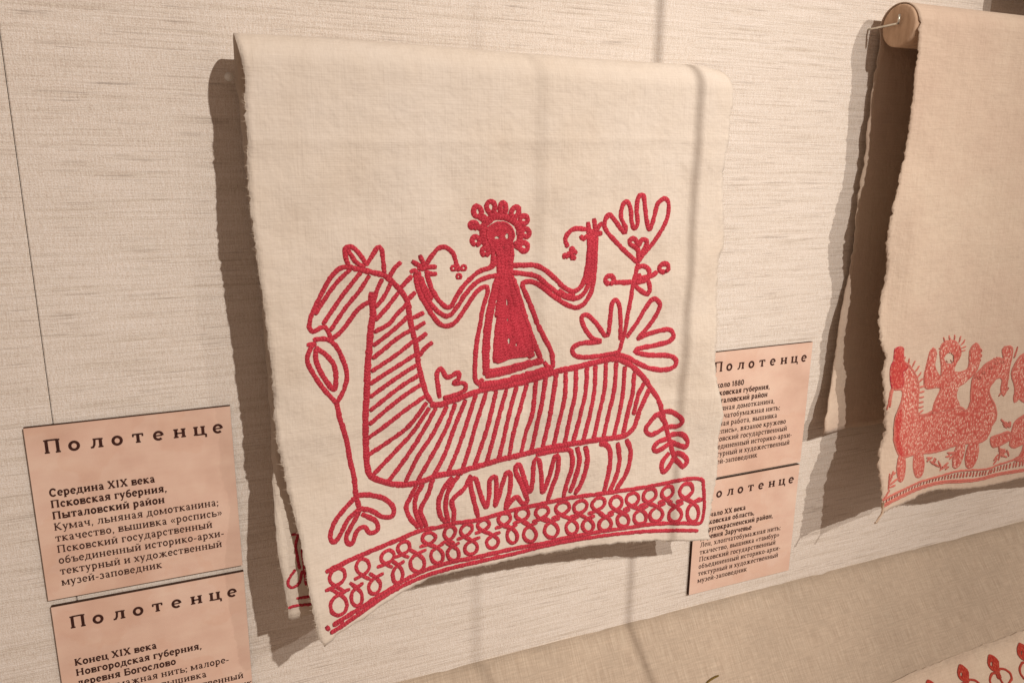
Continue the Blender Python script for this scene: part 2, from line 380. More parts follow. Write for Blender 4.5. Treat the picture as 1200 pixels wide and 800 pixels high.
TOP1 = np.array([on_plane(x, y, OC) for x, y in ((278, 40), (420, 47), (560, 57), (700, 69), (780, 74.5), (860, 79))])
topz1 = lambda X: float(np.interp(X, TOP1[:, 0], TOP1[:, 2]))
zbk = on_surf(345, 725, Fb1)[2]
tw = empty('embroidered_towel', B((0.40, 0.06, -0.63)))
tag(tw, 'cream linen towel embroidered with a large striped red horse and rider', 'towel', 'embroidered towels hung over rods')
cloth1, V1, rows1 = towel('t', F1, Fb1, LEFT1, RIGHT1, BOT1, BACK1, None, lambda u: zbk*(1-u)+(-0.52)*u+0.01*math.sin(u*9)*u, topz1, M_LINEN, 11, corner=0.004, pull=0.017, parent=tw)

# loose fibres along the torn edges
def fibres(name, edge_pts, out_dir, n, parent, mat, seed, length=0.0028):
    r = random.Random(seed); V = []; F = []
    for _ in range(n):
        k = r.random()*(len(edge_pts)-1); i = int(k); t = k-i
        p = Vector(edge_pts[i]).lerp(Vector(edge_pts[min(i+1, len(edge_pts)-1)]), t)
        d = Vector(out_dir)+Vector((r.uniform(-.6, .6), r.uniform(-.6, .3), r.uniform(-.8, .8))); d.normalize()
        L = length*r.uniform(0.25, 1.0); c = Vector((r.uniform(-1, 1), r.uniform(-1, 1), r.uniform(-1, 1)))*L*0.4
        b0 = len(V); w_ = 0.00011
        p = p-d*0.0006
        for s in range(4):
            q = p+d*(L*s/3)+c*(s/3)**2
            for a in range(3): V.append(q+Vector((math.cos(a*2.1), math.sin(a*2.1), math.sin(a*2.1+1)))*w_*(1-s*0.22))
        for s in range(3):
            for a in range(3): F.append((b0+s*3+a, b0+s*3+(a+1) % 3, b0+s*3+3+(a+1) % 3, b0+s*3+3+a))
    o = mesh_obj(name, V, F, mat, parent); o['kind'] = 'stuff'; return o
R1 = rows1+1
fibres('frayed_edge', [V1[j] for j in range(0, 170)], (-1, 0, 0), 240, tw, M_FRAY, 1)
fibres('frayed_edge', [V1[90*R1+j] for j in range(0, 170)], (1, 0, 0), 200, tw, M_FRAY, 2)
fibres('frayed_edge', [V1[i*R1] for i in range(0, 91)], (0, 0, -1), 170, tw, M_FRAY, 3, 0.0025)
fibres('frayed_edge', [V1[j] for j in range(170+26, rows1)], (-1, 0, 0), 110, tw, M_FRAY, 4)

def inside(poly, x, y):
    c = False; j = len(poly)-1
    for i in range(len(poly)):
        xi, yi = poly[i]; xj, yj = poly[j]
        if (yi > y) != (yj > y) and x < (xj-xi)*(y-yi)/(yj-yi)+xi: c = not c
        j = i
    return c
def fill(name, poly, mat, parent, proj=None, step=1.1, h=0.00025, holes=(), outline=None, ow=2.2, omat=None, label=None):
    proj = proj or front2
    poly = [tuple(p) for p in catmull(list(poly)+[poly[0]], 2.5)]
    xs = [p[0] for p in poly]; ys = [p[1] for p in poly]; idx = {}; V = []; F = []; UV = []
    def vid(i, j):
        if (i, j) not in idx:
            x, y = min(xs)+i*step, min(ys)+j*step; p = Vector(B(proj(x, y))); p.y -= h*(1+0.25*random.random())
            idx[(i, j)] = len(V); V.append(p); UV.append((x*0.0006, y))
        return idx[(i, j)]
    for i in range(int((max(xs)-min(xs))/step)+1):
        for j in range(int((max(ys)-min(ys))/step)+1):
            x, y = min(xs)+(i+.5)*step, min(ys)+(j+.5)*step
            if inside(poly, x, y) and not any(((x-a)/c)**2+((y-b)/d)**2 < 1 for a, b, c, d in holes):
                F.append((vid(i, j), vid(i, j+1), vid(i+1, j+1), vid(i+1, j)))
    o = mesh_obj(name, V, F, mat, parent, uv=UV)
    if label: o['label'] = label
    s = Strokes(); s.add(poly, ow, proj, height=0.0004 if ow < 3 else 0.0007, step=2, lift=0.0002); s.build('outline_stitch', omat or M_RED2, o)
    return o

W = 5.6
def motif(name, strokes, label=None, parent=tw, proj=front1, w=W, mat=M_RED):
    s = Strokes()
    for p in strokes:
        if isinstance(p, tuple) and isinstance(p[1], (int, float)): s.add(p[0], p[1], proj)
        else: s.add(p, w, proj)
    return s.build(name, mat, parent, label)

horse = motif('horse_embroidery', [
    zl(('A', '370 465 300 470 240 525 195 600 150 690 120 760 115 790'), ('B', '110 215 135 245 175 222 205 218 225 250 240 288')),
    z('B', '240 288 290 250 340 190 390 120 440 80 465 72'),
    z('A', '350 475 326 410 320 360 345 345 375 355 410 395 450 455'),
    z('A', '335 360 385 435 440 465'),
    z('A', '445 455 480 400 512 352 535 360 545 430 552 505'),
    (zl(('A', '365 470 430 482 500 500 550 512 590 545 640 595 680 650 700 710'), ('B', '692 90 700 150 715 230 735 310 745 390 755 450 775 530 800 610 828 658')), 6.4),
    (zl(('A', '478 610'), ('B', '475 60 485 130 480 180 470 250 465 330 455 430 450 550 445 650 440 720'), ('C', '440 60 440 160 445 250 450 330 470 390 540 420 620 438 700 435 780 418 850 388 930 375 1020 355 1090 335'), ('H', '340 320 440 290 540 268 640 242 720 222 820 205 920 190 1020 175 1100 165 1160 152'), ('K', '512 108 530 60 550 0'), ('J', '585 620 605 575')), 6.8),
    (zl(('G', '20 668 70 670 150 645 230 615 300 590 370 575 450 562 550 542 650 512 720 490 780 470 860 455 940 435 1020 415 1100 402'), ('J', '470 425 530 470 580 525 615 580 650 630 670 680 690 760'), ('K', '710 120')), 6.8),
    z('J', '575 540 545 600 530 650 512 730'),
    z('A', '580 525 610 475 650 435'), z('A', '645 590 715 515'), z('A', '690 655 735 610'), z('B', '715 165 785 130'), z('B', '732 225 792 188'), z('B', '742 298 802 250'), z('B', '755 385 790 340 835 303'),
    z('G', '75 632 65 560 60 490 85 460 120 510 185 482 185 520 158 545 220 545 225 580 180 608 95 632'),
], 'striped red horse in couched thread')
stripes = [z('A', '350 480 260 570 190 670 150 735'), z('A', '410 500 330 600 260 700 198 790'), z('A', '460 520 400 610 330 700 240 830'), z('A', '535 540 500 620 488 690'), z('A', '590 560 550 640 505 695'),
           z('A', '630 620 570 700 505 770'), z('A', '685 680 620 750 578 800 500 842'),
           z('B', '700 145 620 220 495 320'), z('B', '710 235 640 275 490 395'), z('B', '720 300 620 380 485 470'), z('B', '730 380 620 450 475 545'), z('B', '740 440 630 510 475 620'), z('B', '750 500 640 570 475 700'), z('B', '765 555 640 640 470 780'), z('B', '785 625 680 700 570 785 462 862'),
           ] + [z('Y', t) for t in ('425 255 330 380 230 460 80 560', '440 285 350 420 240 540 115 672', '480 285 400 430 310 570 212 700', '545 275 460 440 380 560 308 705', '595 260 545 400 460 560 382 698', '655 240 590 400 530 560 466 680', '715 210 660 380 610 530 552 668', '775 195 715 380 680 520 632 660', '835 185 795 360 750 500 702 632', '895 175 850 350 815 480 778 606', '955 160 915 320 880 460 848 590', '1015 145 965 320 930 460 912 575', '1070 125 1050 300 1010 430 982 548', '1130 95 1105 250 1075 380 1042 528', '1190 85 1165 250 1140 380 1107 518')]
tops = [(110, 680), (165, 660), (235, 635), (290, 610), (345, 600), (405, 588), (465, 575), (525, 563), (585, 548), (640, 533), (700, 515), (760, 500), (815, 486), (875, 470), (940, 458), (990, 448), (1050, 432), (1110, 430), (1160, 455), (1215, 490)]
bots = [(-110, 410), (-40, 400), (50, 380), (125, 362), (200, 352), (280, 325), (350, 302), (410, 290), (475, 280), (545, 255), (615, 242), (690, 222), (745, 208), (810, 198), (860, 190), (920, 178), (980, 168), (1035, 162), (1095, 158), (1150, 145)]
for (a, b), (c, d) in list(zip(tops, bots))[12:]:
    p0 = z('G', '%f %f' % (a, b))[0]; p3 = z('H', '%f %f' % (c, d))[0]
    dx, dy = p3[0]-p0[0], p3[1]-p0[1]; j = lambda: random.uniform(-0.8, 0.8); bow = 0.12*(abs(dx))
    stripes.append([p0, (p0[0]+dx*0.22+bow+j()*0.5, p0[1]+dy*0.33), (p0[0]+dx*0.6+bow*0.6+j(), p0[1]+dy*0.66), p3])
def grow(p, d=2.2):
    p = [np.array(q, float) for q in p]; a = p[0]-p[1]; b = p[-1]-p[-2]
    return [tuple(p[0]+a/np.linalg.norm(a)*d)]+[tuple(q+np.array([random.uniform(-.5, .5), 0])) for q in p[1:-1]]+[tuple(p[-1]+b/np.linalg.norm(b)*d)]
for p in stripes: motif('stripe', [grow(p)], parent=horse, w=5.3)
for g in [[('C', '740 440 700 520 680 570 700 630 755 692'), ('C', '780 430 740 500 730 570 745 630 775 690'), ('C', '835 400 810 490 765 580 780 640 802 690')],
          [('C', '950 390 900 460 870 540 880 620 915 662'), ('C', '990 380 930 470 910 560 920 620 930 660'), ('C', '1060 380 1020 460 950 530 960 600 955 660')],
          [('H', '640 262 720 245 800 235 845 245 852 330 820 430 800 512'), ('H', '880 215 895 300 870 400 838 485'), ('H', '930 210 942 300 910 420 868 495')],
          [('H', '1010 200 1050 205 1075 250 1070 350 1040 485'), ('H', '1118 190 1130 290 1110 390 1070 482'), ('H', '1170 170 1195 250 1170 370 1108 472')]]:
    motif('leg_outline', [z(*q) for q in g], parent=horse)
sprig = [z('K', '690 55 705 110 722 180 738 240 752 285'), z('K', '690 70 655 28 610 70 583 120 618 147 680 112 705 95'), z('K', '655 22 720 10 780 40 798 70 770 95 708 100'),
         z('K', '712 168 660 188 628 225 650 243 700 212 722 190'), z('K', '725 148 790 143 828 180 818 217 770 206 728 185'), z('K', '722 250 680 310 685 365 720 332 748 280'), z('K', '750 258 792 260 826 298 802 333 772 306 750 280')]
motif('tail_embroidery', sprig, parent=horse)

rider = motif('rider_embroidery', [
    zl(('A', '800 500 830 590 880 670 935 700 985 620 1040 550 1110 490 1190 458'), ('E', '395 400')),
    zl(('A', '770 520 790 620 850 710 920 752 970 712 1030 620 1100 550 1170 522 1250 512')),
    zl(('A', '735 500 750 590 800 690 860 780 910 810 970 785 1030 700 1090 612 1145 580 1158 610 1130 700'), ('B', '1115 190 1095 300 1085 420 1085 520 1110 555')),
    z('A', '750 490 775 580 820 670'), z('A', '765 540 800 600 830 660'),
    z('E', '500 455 560 455 630 455 690 480 750 530 800 580 860 608 910 570 935 490 950 400 960 280'),
    z('E', '480 495 580 505 650 522 710 572 780 622 850 650 910 630 950 560 970 450 975 280'),
    zl(('E', '650 800 630 740 590 640 562 575 575 552 625 552 680 582 750 640 820 685 880 702 930 670 970 590 985 480 995 280')),
    zl(('E', '650 800'), ('G', '690 280 730 360 742 455')),
    z('E', '945 420 955 340 962 280'), z('E', '968 430 975 350 980 275'), z('E', '770 598 820 632 870 630'),
    # neck and dress
    (z('N', '355 480 385 620 385 790'), 7), (z('N', '430 480 425 620 425 790'), 7), (z('N', '475 490 470 650 450 790'), 7), (z('N', '330 470 350 600 360 780'), 6), (z('N', '290 500 302 600 290 690 230 730'), 5.6),
    (z('P', '235 80 190 270 165 450 155 692'), 8.5), (z('P', '215 100 165 320 145 520 150 690'), 4.5), (z('P', '255 30 245 200 225 330'), 7),
    (z('P', '262 90 250 250 225 450 215 615'), 7.5), (z('P', '300 20 330 160 370 330 425 520 445 580'), 9), (z('P', '330 90 385 270 440 440 500 590'), 6.2),
    (z('P', '262 230 255 400 245 600'), 8), (z('P', '310 200 330 340 360 470 395 560'), 9), (z('P', '262 310 290 420 300 445'), 7), (z('P', '310 280 325 400 330 460'), 8),
    (z('P', '270 470 270 520 290 590'), 5), (z('P', '320 490 310 540 340 580'), 6), (z('P', '360 470 372 530 385 550'), 5),
    (z('P', '150 692 230 680 330 655 450 615 515 600'), 8), (z('P', '165 665 260 650 360 625 440 600'), 4.5),
    (z('P', '110 757 250 738 400 698 580 648'), 8.5), z('P', '105 745 140 715'), z('P', '520 605 545 640 580 640'),
    (z('P', '280 40 285 150'), 8),
    (z('N', '300 365 340 345 370 340 410 350 440 370'), 6), (z('N', '375 370 378 440 370 500'), 4),
    # hair ring under the headdress
    (z('N', '255 530 215 450 208 340 265 262 360 226 455 250 535 315 553 420 520 540'), 8.5),
    (z('N', '280 470 285 520 310 560'), 5),
    # hands
    z('A', '712 430 745 450 775 470'), z('A', '758 395 775 430 785 465'), z('A', '785 470 815 465 858 465'), z('A', '790 490 825 505 862 503'), z('A', '703 495 730 485 745 510'), (z('A', '745 470 800 475'), 6), (z('A', '740 500 750 540'), 5), (z('A', '800 490 808 540'), 5),
    z('E', '945 200 950 235 965 270'), z('E', '980 180 985 220 985 265'), z('E', '1032 205 1010 225 990 255'), z('E', '1030 265 1000 270 980 285'), z('E', '898 280 920 300 945 275'), (z('E', '935 255 975 260 1000 262'), 6),
    # hooked twigs
    z('A', '795 455 830 400 870 355 910 350 955 385 975 450 990 490'), z('E', '940 245 870 240 825 270 812 310 828 350'),
], 'red rider with raised arms and looped headdress')
def fill1(name, poly, holes):
    hs = tuple((x0, y0, rx, ry) for x0, y0, rx, ry in holes)
    return fill(name, poly, M_RED, rider, proj=front1, step=1.0, h=0.0006, holes=hs, ow=3, omat=M_RED)
zp = lambda zn, x, y: z(zn, '%f %f' % (x, y))[0]
fill1('dress_fill', z('P', '255 50 300 45 345 150 385 290 440 440 440 556 320 580 214 604 225 450 256 260'), [(*zp('P', x, y), rx, ry) for x, y, rx, ry in ((287, 235, 1.3, 3.6), (288, 346, 1.5, 1.5), (298, 475, 1.4, 3.2), (262, 520, 1.6, 3.2), (346, 492, 1.2, 2.6), (384, 525, 1.0, 3.4))])
fill1('face_fill', z('N', '370 285 430 300 480 350 495 410 480 480 470 560 450 640 380 640 330 560 280 490 245 420 255 350 310 300'), [(*zp('N', x, y), rx, ry) for x, y, rx, ry in ((335, 428, 2.6, 1.6), (430, 412, 2.0, 3.2), (408, 520, 1.2, 3.0))])
fill1('forearm_fill', z('E', '945 275 990 275 985 420 975 520 935 560 925 520 945 420'), [])
for (cx, cy, rx, ry, t) in ((155, 185, 36, 52, -12), (280, 140, 40, 52, -5), (395, 150, 28, 52, 0), (510, 190, 34, 48, 25), (590, 262, 36, 38, 50), (607, 382, 38, 34, 80), (590, 515, 40, 38, 90), (228, 560, 32, 34, 0), (140, 460, 36, 38, 0), (118, 312, 34, 26, 0)):
    motif('headdress_loop', [ell('N', cx, cy, rx, ry, t)], parent=rider, w=6.2)
    ang = math.atan2(cy-390, cx-380); r0 = (380+165*math.cos(ang), 390+150*math.sin(ang)); r1 = (cx-math.cos(ang)*rx, cy-math.sin(ang)*ry)
    motif('headdress_link', [[(540+r0[0]/8+d, 225+r0[1]/8) , (540+r1[0]/8+d, 225+r1[1]/8)] for d in (-3, 0, 3)], parent=rider, w=6)
for zn, cx, cy, r in (('A', 958, 472, 14), ('A', 1016, 470, 15), ('A', 988, 520, 14), ('E', 852, 362, 10), ('E', 866, 378, 8), ('E', 812, 402, 10), ('E', 838, 392, 12), ('E', 858, 410, 10)):
    motif('twig_petal', [ell(zn, cx, cy, r, r, n=8)], parent=rider, w=3.6 if zn == 'A' else 4.4)

motif('tree_embroidery', [
    z('I', '532 438 470 380 390 300 345 240 343 195 368 160 400 190 452 262 466 240 438 170 450 100 478 84 495 130 500 200 516 238 536 210 530 130 540 58 570 48 580 120 590 200 605 245 630 180 650 100 690 64 716 90 710 170 680 240 620 330 560 400 535 440'),
    z('I', '540 410 535 360 492 332 495 302 522 302 541 338 562 302 590 312 580 350 548 402'), (z('I', '540 350 540 440'), 5),
    (zl(('I', '540 435 525 500 510 560 497 650'), ('J', '482 120 462 240 448 290 430 350 402 402')), 5.2),
    z('I', '510 553 440 555 398 555'), ell('I', 372, 540, 25, 24), z('I', '520 535 610 520 652 490'), ell('I', 690, 470, 28, 24, -20),
    z('I', '532 470 570 458 602 480 596 530 560 550 520 555'), z('I', '545 500 545 545'), z('I', '516 570 560 608 595 622 608 590 598 540'),
    z('J', '432 292 436 200 430 100 410 58 386 80 376 160 364 260 345 266 290 190 240 145 208 160 225 220 270 280 318 300 200 312 153 345 175 386 250 392 340 380 430 362'),
    z('J', '470 275 530 190 590 90 630 50 666 80 640 150 590 220 545 272 565 268 640 242 720 230 746 265 720 300 640 322 528 345 532 366 600 380 720 384 762 412 742 452 680 466 600 455 540 430 480 395 408 372'),
    (z('J', '535 268 555 280'), 8),
], 'red flowering tree behind the horse')
motif('flower_embroidery', [
    z('B', '135 295 160 288 220 290 270 330 310 410 332 490 320 570 275 660'), z('B', '150 305 118 345 100 410 130 480 190 570 270 662'), z('B', '98 322 150 312'),
    (z('B', '145 335 200 372 250 425 268 500 258 582 210 530 165 450 148 390 152 340'), 6),
    (zl(('B', '272 655 288 740'), ('C', '300 80 330 180 350 290 375 400 385 500 400 560 405 605')), 6),
    z('C', '385 510 320 580 260 660 235 740 258 775 300 720 340 640 400 582'), z('C', '405 600 370 660 330 740 342 786 370 770 390 712 430 685 470 722 512 700 500 650 418 610'), z('C', '388 500 470 500 550 520 604 570 597 622 540 627 480 592 408 575'),
], 'red bud on a long stem under the horse muzzle')
motif('grass_embroidery', [
    z('H', '302 632 280 550 260 460 256 412 288 408 310 480 345 570 365 500 370 412 404 398 408 480 402 562 430 480 468 368 492 388 486 480 458 585'),
    z('H', '458 585 500 530 530 510 560 548 590 530 560 450 520 352 542 322 572 400 602 482 620 420 630 302 656 292 672 380 680 482 722 380 752 276 774 282 766 370 732 460 708 535')], 'red zigzag plants between the horse legs')

border = motif('border_embroidery', [
    zl(('D', '308 352 400 305 520 250 640 200 760 150 870 105 960 90 1050 65 1200 45'), ('H', '450 602 600 566 720 540 800 522 900 506 1040 490 1130 476'), ('K', '500 466 600 450 720 425 830 405 912 410 922 470 926 560 915 640 900 668')),
    zl(('K', '900 668 800 665 700 665 600 672 480 690 350 706 220 730 100 752'), ('D', '1600 178 1400 215 1200 262 1050 290 900 335 780 390 700 440 600 500 520 555 440 605 350 662')),
    (zl(('K', '890 708 750 706 600 711 400 728 200 757 0 795'), ('D', '1400 245 1200 290 1050 325 900 370 760 430 640 500 520 585 420 655 335 708')), 4.6),
    z('D', '310 665 330 690'), z('D', '400 630 410 660'), z('K', '915 525 870 535')], 'red border of linked loops', w=5)
UP = [('D', 375, 380, 45, 52), ('D', 525, 320, 38, 48), ('D', 670, 262, 37, 40), ('D', 765, 208, 35, 38), ('D', 912, 152, 38, 34), ('D', 1035, 122, 33, 40), ('D', 1132, 105, 33, 36), ('H', 332, 675, 34, 32), ('H', 455, 640, 36, 36), ('H', 560, 612, 38, 36), ('H', 675, 600, 37, 37), ('H', 795, 577, 40, 38), ('H', 900, 570, 38, 40), ('H', 1005, 552, 36, 38), ('H', 1110, 546, 34, 40), ('K', 505, 525, 37, 38), ('K', 605, 502, 37, 40), ('K', 710, 486, 33, 38), ('K', 820, 475, 38, 44)]
LO = [('D', 385, 542, 48, 62), ('D', 490, 495, 32, 54), ('D', 595, 430, 34, 48), ('D', 730, 362, 30, 52), ('D', 845, 296, 42, 52), ('D', 960, 252, 36, 46), ('D', 1055, 240, 34, 42), ('D', 1160, 206, 37, 40), ('H', 385, 772, 34, 38), ('H', 500, 736, 30, 44), ('H', 605, 727, 37, 46), ('H', 730, 702, 40, 46), ('H', 850, 687, 34, 42), ('H', 945, 677, 33, 38), ('H', 1045, 668, 36, 40), ('H', 1150, 645, 34, 40), ('K', 550, 627, 37, 43), ('K', 645, 611, 37, 43), ('K', 755, 612, 37, 45), ('K', 860, 602, 33, 56)]
def tear(zn, cx, cy, rx, ry, up, lean):
    x0, y0, k = ZN[zn]; sg = 1 if up else -1; c = []
    P = [(-1.25, 1.55), (-0.55, 1.25), (0.05, 0.98), (0.72, 0.55), (1.0, -0.05), (0.72, -0.72), (0.0, -1.0), (-0.72, -0.72), (-1.0, -0.05), (-0.72, 0.55), (-0.05, 0.98), (0.55, 1.25), (1.25, 1.5)]
    return [(x0+(cx+x*rx-lean*y*ry*sg)/k, y0+(cy+sg*y*ry)/k) for x, y in P]
for (a, cx, cy, rx, ry) in UP: motif('loop', [tear(a, cx, cy, rx, ry, True, random.uniform(0.05, 0.3))], parent=border, w=4.4)
for (a, cx, cy, rx, ry) in LO: motif('loop', [tear(a, cx, cy, rx, ry, False, random.uniform(-0.1, 0.15))], parent=border, w=4.4)
motif('back_embroidery', [z('T', '165 185 200 178'), z('T', '200 178 186 230 194 290 205 345'), z('T', '185 345 150 400 165 432 200 412 218 350'), z('T', '188 482 262 470'), z('T', '150 527 185 516 262 508'), z('T', '215 250 225 330 235 420')], 'red stitches on the rear hanging end', proj=lambda x, y: np.array(on_surf(x, y, lambda X, Z: Fb1(X, Z)+0.0006)), w=4)

# ---------------------------------------------------------------- rods, nails
def lathe_x(name, x0, x1, o, zc, r, mat, parent=None, seg=40, tilt=0.0):
    V = []; F = []; rings = [(x0, 0), (x0, r*0.5), (x0, r*0.9), (x0+0.0012/S, r), (x0+0.02, r*1.0), (x1-0.02, r), (x1-0.0012/S, r), (x1, r*0.9), (x1, 0)]
    for k, (x, rr) in enumerate(rings):
        for i in range(seg):
            a = 2*math.pi*i/seg; V.append(B((x, o+rr*math.cos(a), zc+tilt*(x-x0)+rr*math.sin(a))))
    for k in range(len(rings)-1):
        for i in range(seg): F.append((k*seg+i, k*seg+(i+1) % seg, (k+1)*seg+(i+1) % seg, (k+1)*seg+i))
    o_ = mesh_obj(name, V, F, mat, parent)
    return o_
def tube(name, pts, r, mat, parent=None, seg=8):
    V = []; F = []; P = [Vector(p) for p in pts]
    for i, p in enumerate(P):
        t = (P[min(i+1, len(P)-1)]-P[max(i-1, 0)]).normalized(); a = t.orthogonal().normalized(); b = t.cross(a)
        for k in range(seg): V.append(p+(a*math.cos(2*math.pi*k/seg)+b*math.sin(2*math.pi*k/seg))*r)
    for i in range(len(P)-1):
        for k in range(seg): F.append((i*seg+k, i*seg+(k+1) % seg, (i+1)*seg+(k+1) % seg, (i+1)*seg+k))
    F.append(tuple(range(seg))); F.append(tuple((len(P)-1)*seg+k for k in range(seg)))
    return mesh_obj(name, V, F, mat, parent)
zc1 = topz1(0.4)-RR-CT
tl1 = (topz1(0.65)-topz1(0.10))/0.55
rod1 = lathe_x('wooden_rod', 0.115, 0.69, OC, topz1(0.115)-RR-CT-0.001, RR-0.001, M_WOOD, tilt=tl1)
tag(rod1, 'wooden rod hidden in the fold of the striped horse towel', 'rod', 'wooden rods carrying the towels')

# ---------------------------------------------------------------- second towel
Cw = on_plane(1055, 30.5, OC); RX, RZ = Cw[0], Cw[2]
def F2(X, Z):
    wav = 0.004*math.sin((X-1.05)*22+0.4)*sm((0.1-Z)/0.4)
    curl = 0.030*sm((1.24-X)/0.16)*sm((-0.34-Z)/0.26)
    eg = -0.012*sm((1.12-X)/0.06)*(0.5+0.5*math.sin(Z*24))*sm((0.1-Z)/0.2)
    return OF+wav+curl+eg
def Fb2(X, Z): return 0.010+(0.004*math.sin(Z*17+1.2)+0.003*math.sin(Z*37)+0.004)*sm((1.13-X)/0.12)*sm((0.15-Z)/0.3)+0.02*sm((-0.30-Z)/0.2)*sm((1.10-X)/0.1)
front2 = lambda x, y: on_surf(x, y, F2)
LEFT2 = [(1079, 6), (1078, 25), (1076, 60), (1071, 100), (1065, 155), (1060, 185), (1054, 210), (1047, 240), (1042, 265), (1039, 290), (1040, 315), (1035, 340), (1031, 357), (1030, 376), (1031, 398), (1038, 418), (1034, 436), (1036, 460), (1037, 488), (1038, 506), (1030, 526), (1029, 546), (1032, 568), (1034, 586), (1033, 604)]
BOT2 = [(1033, 603), (1050, 593), (1072, 580), (1101, 574), (1131, 568), (1162, 563), (1200, 556), (1300, 537), (1420, 515)]
BACK2 = [(1031, 20), (1030, 60), (1022, 100), (1016, 150), (1010, 200), (1003, 250), (998, 300), (992, 335), (984, 370), (980, 400), (977, 430), (972, 460), (967, 490), (965, 515)]
zbk2 = on_surf(985, 500, Fb2)[2]
tw2 = empty('embroidered_towel', B((1.4, 0.06, -0.60)))
tag(tw2, 'tan linen towel with a faded coral speckled horse, hung beside a wooden rod end', 'towel', 'embroidered towels hung over rods')
XR2 = 1.72
_edge = edge_fn
cloth2, V2, rows2 = towel('t2', F2, Fb2, LEFT2, None, BOT2, BACK2, XR2, lambda u: zbk2-0.01*math.sin(u*7), lambda X: RZ+RR+CT+0.0005, M_LINEN2, 31, rag=0.0024, parent=tw2)
R2 = rows2+1
M_FRAY2 = mat_flat('tan_fibre', (0.60, 0.455, 0.335), 0.9)
fibres('frayed_edge', [V2[j] for j in range(0, 170)], (-1, 0, 0), 260, tw2, M_FRAY2, 5)
fibres('frayed_edge', [V2[j] for j in range(170+26, rows2)], (-1, 0, 0), 160, tw2, M_FRAY2, 6)
fibres('frayed_edge', [V2[i*R2] for i in range(0, 91)], (0, 0, -1), 160, tw2, M_FRAY2, 7, 0.003)
rod2 = lathe_x('wooden_rod', RX-0.004, XR2-0.02, OC, RZ, RR-0.0005, M_WOOD)
tag(rod2, 'round wooden rod end showing in the fold of the coral horse towel', 'rod', 'wooden rods carrying the towels')

def hook(name, px0, px1, px2, o0, o1, label, mat=M_STEEL, r=0.0009):
    a, b = on_plane(*px0, o0), on_plane(*px1, o1)
    b[1] = o1; c = b.copy(); c[2] += px2
    P = [B(a), B(a*0.1+b*0.9), B(b), B(b*0.9+c*0.1), B(c)]
    a2 = np.array([b[0]+(a[0]-b[0]), 0.0, a[2]])
    P = [B((a[0], -0.01, a[2]))]+P
    o = tube(name, P, r, mat); tag(o, label, 'nail', 'bent nails holding the rods'); return o
hk = hook('bent_nail', (1028, 33), (1053, 27.5), 0.013, OC-RR, OC+0.004, 'bent steel nail at the bare end of the wooden rod')
# the shank enters the rod end: shift it just outside the end grain
nl = empty('nail', B((on_plane(268.5, 90, 0.034)[0], 0.0, on_plane(268.5, 90, 0.034)[2])))
tag(nl, 'round headed nail beside the upper corner of the striped horse towel', 'nail', 'bent nails holding the rods')
pN = on_plane(268.5, 90, 0.034)
tube('shank', [B((pN[0], -0.01, pN[2])), B((pN[0], 0.034, pN[2]))], 0.0009, M_STEEL, nl)
tube('head', [B((pN[0], 0.0325, pN[2])), B((pN[0], 0.0335, pN[2])), B((pN[0], 0.035, pN[2]))], 0.0026, mat_flat('pale_tin', (0.85, 0.82, 0.75), 0.35, 0.1), nl, 16)

# ---- embroidery of the second towel
h2 = fill('horse_embroidery', zl(('Q', '190 262 250 250 257 350 300 390 350 460 375 550 370 650 372 765 430 772 480 745 600 700 700 715 750 740 780 680 790 560 800 490 850 430 900 380 960 345 1000 330 1040 335 1032 265 1070 240 1104 250 1102 320 1085 400 1062 560 1042 620 1022 580 1030 495 990 480 930 560 930 620 970 700 982 790'), ('R', '945 60 930 110 870 180 700 200 550 250 430 270 330 285 240 300 192 200 190 60'), ('Q', '205 780 250 640 240 575 180 570 160 500 162 400 185 350')), M_FILL, tw2, label='coral speckled horse body')
fill('horse_face_embroidery', zl(('Q', '190 262 250 250 257 350 290 400 250 440 250 540 180 565 160 500 162 400 185 350')), M_FILLR, tw2, h=0.0006, omat=M_RED)
fill('horse_chest_embroidery', zl(('R', '190 30 205 -30 240 -70 238 40 225 150 262 292 232 294 195 190')), M_FILLR, tw2, h=0.0006, omat=M_RED2)
Q0 = ZN['Q']; face = (1020+612/6.667, 370+330/6.667, 5.5, 6.5)
r2 = fill('rider_embroidery', z('Q', '480 760 500 680 545 560 435 562 420 480 448 350 470 270 490 258 512 290 500 400 545 478 555 400 545 300 560 225 630 195 690 230 702 300 662 380 650 440 720 438 768 400 778 280 822 218 852 260 852 340 822 430 742 512 682 560 668 640 690 710 600 730'), M_FILL, tw2, holes=(face,), h=0.0006, label='coral rider with spiked hair and raised hands')
st = [z('Q', t) for t in ('582 212 570 168', '618 196 613 154', '655 195 657 148', '688 210 706 158', '708 228 738 186', '712 250 746 238', '712 275 740 268', '552 260 532 255')]
motif('hair_stitch', st, parent=r2, proj=front2, w=1.7, mat=M_RED2)
motif('face_stitch', [z('Q', '590 350 600 365'), z('Q', '625 345 635 360'), z('Q', '605 395 625 400')], parent=r2, proj=front2, w=1.8, mat=M_RED2)
for p in [ell('Q', x, y, 9, 12, n=8) for x, y in ((490, 265), (470, 300), (505, 300), (825, 235), (860, 270), (858, 310), (850, 345), (800, 250), (830, 380))]: motif('finger_stitch', [p], parent=r2, proj=front2, w=1.5, mat=M_RED2)
motif('mane_stitch', [z('Q', t) for t in ('260 345 272 318', '292 378 304 330', '326 400 350 350', '350 435 382 390', '366 480 398 440', '376 520 410 490', '380 560 422 548', '380 600 420 590', '380 640 418 632', '378 680 414 672', '376 720 410 708', '380 760 412 736')], parent=h2, proj=front2, w=1.8, mat=M_RED2)
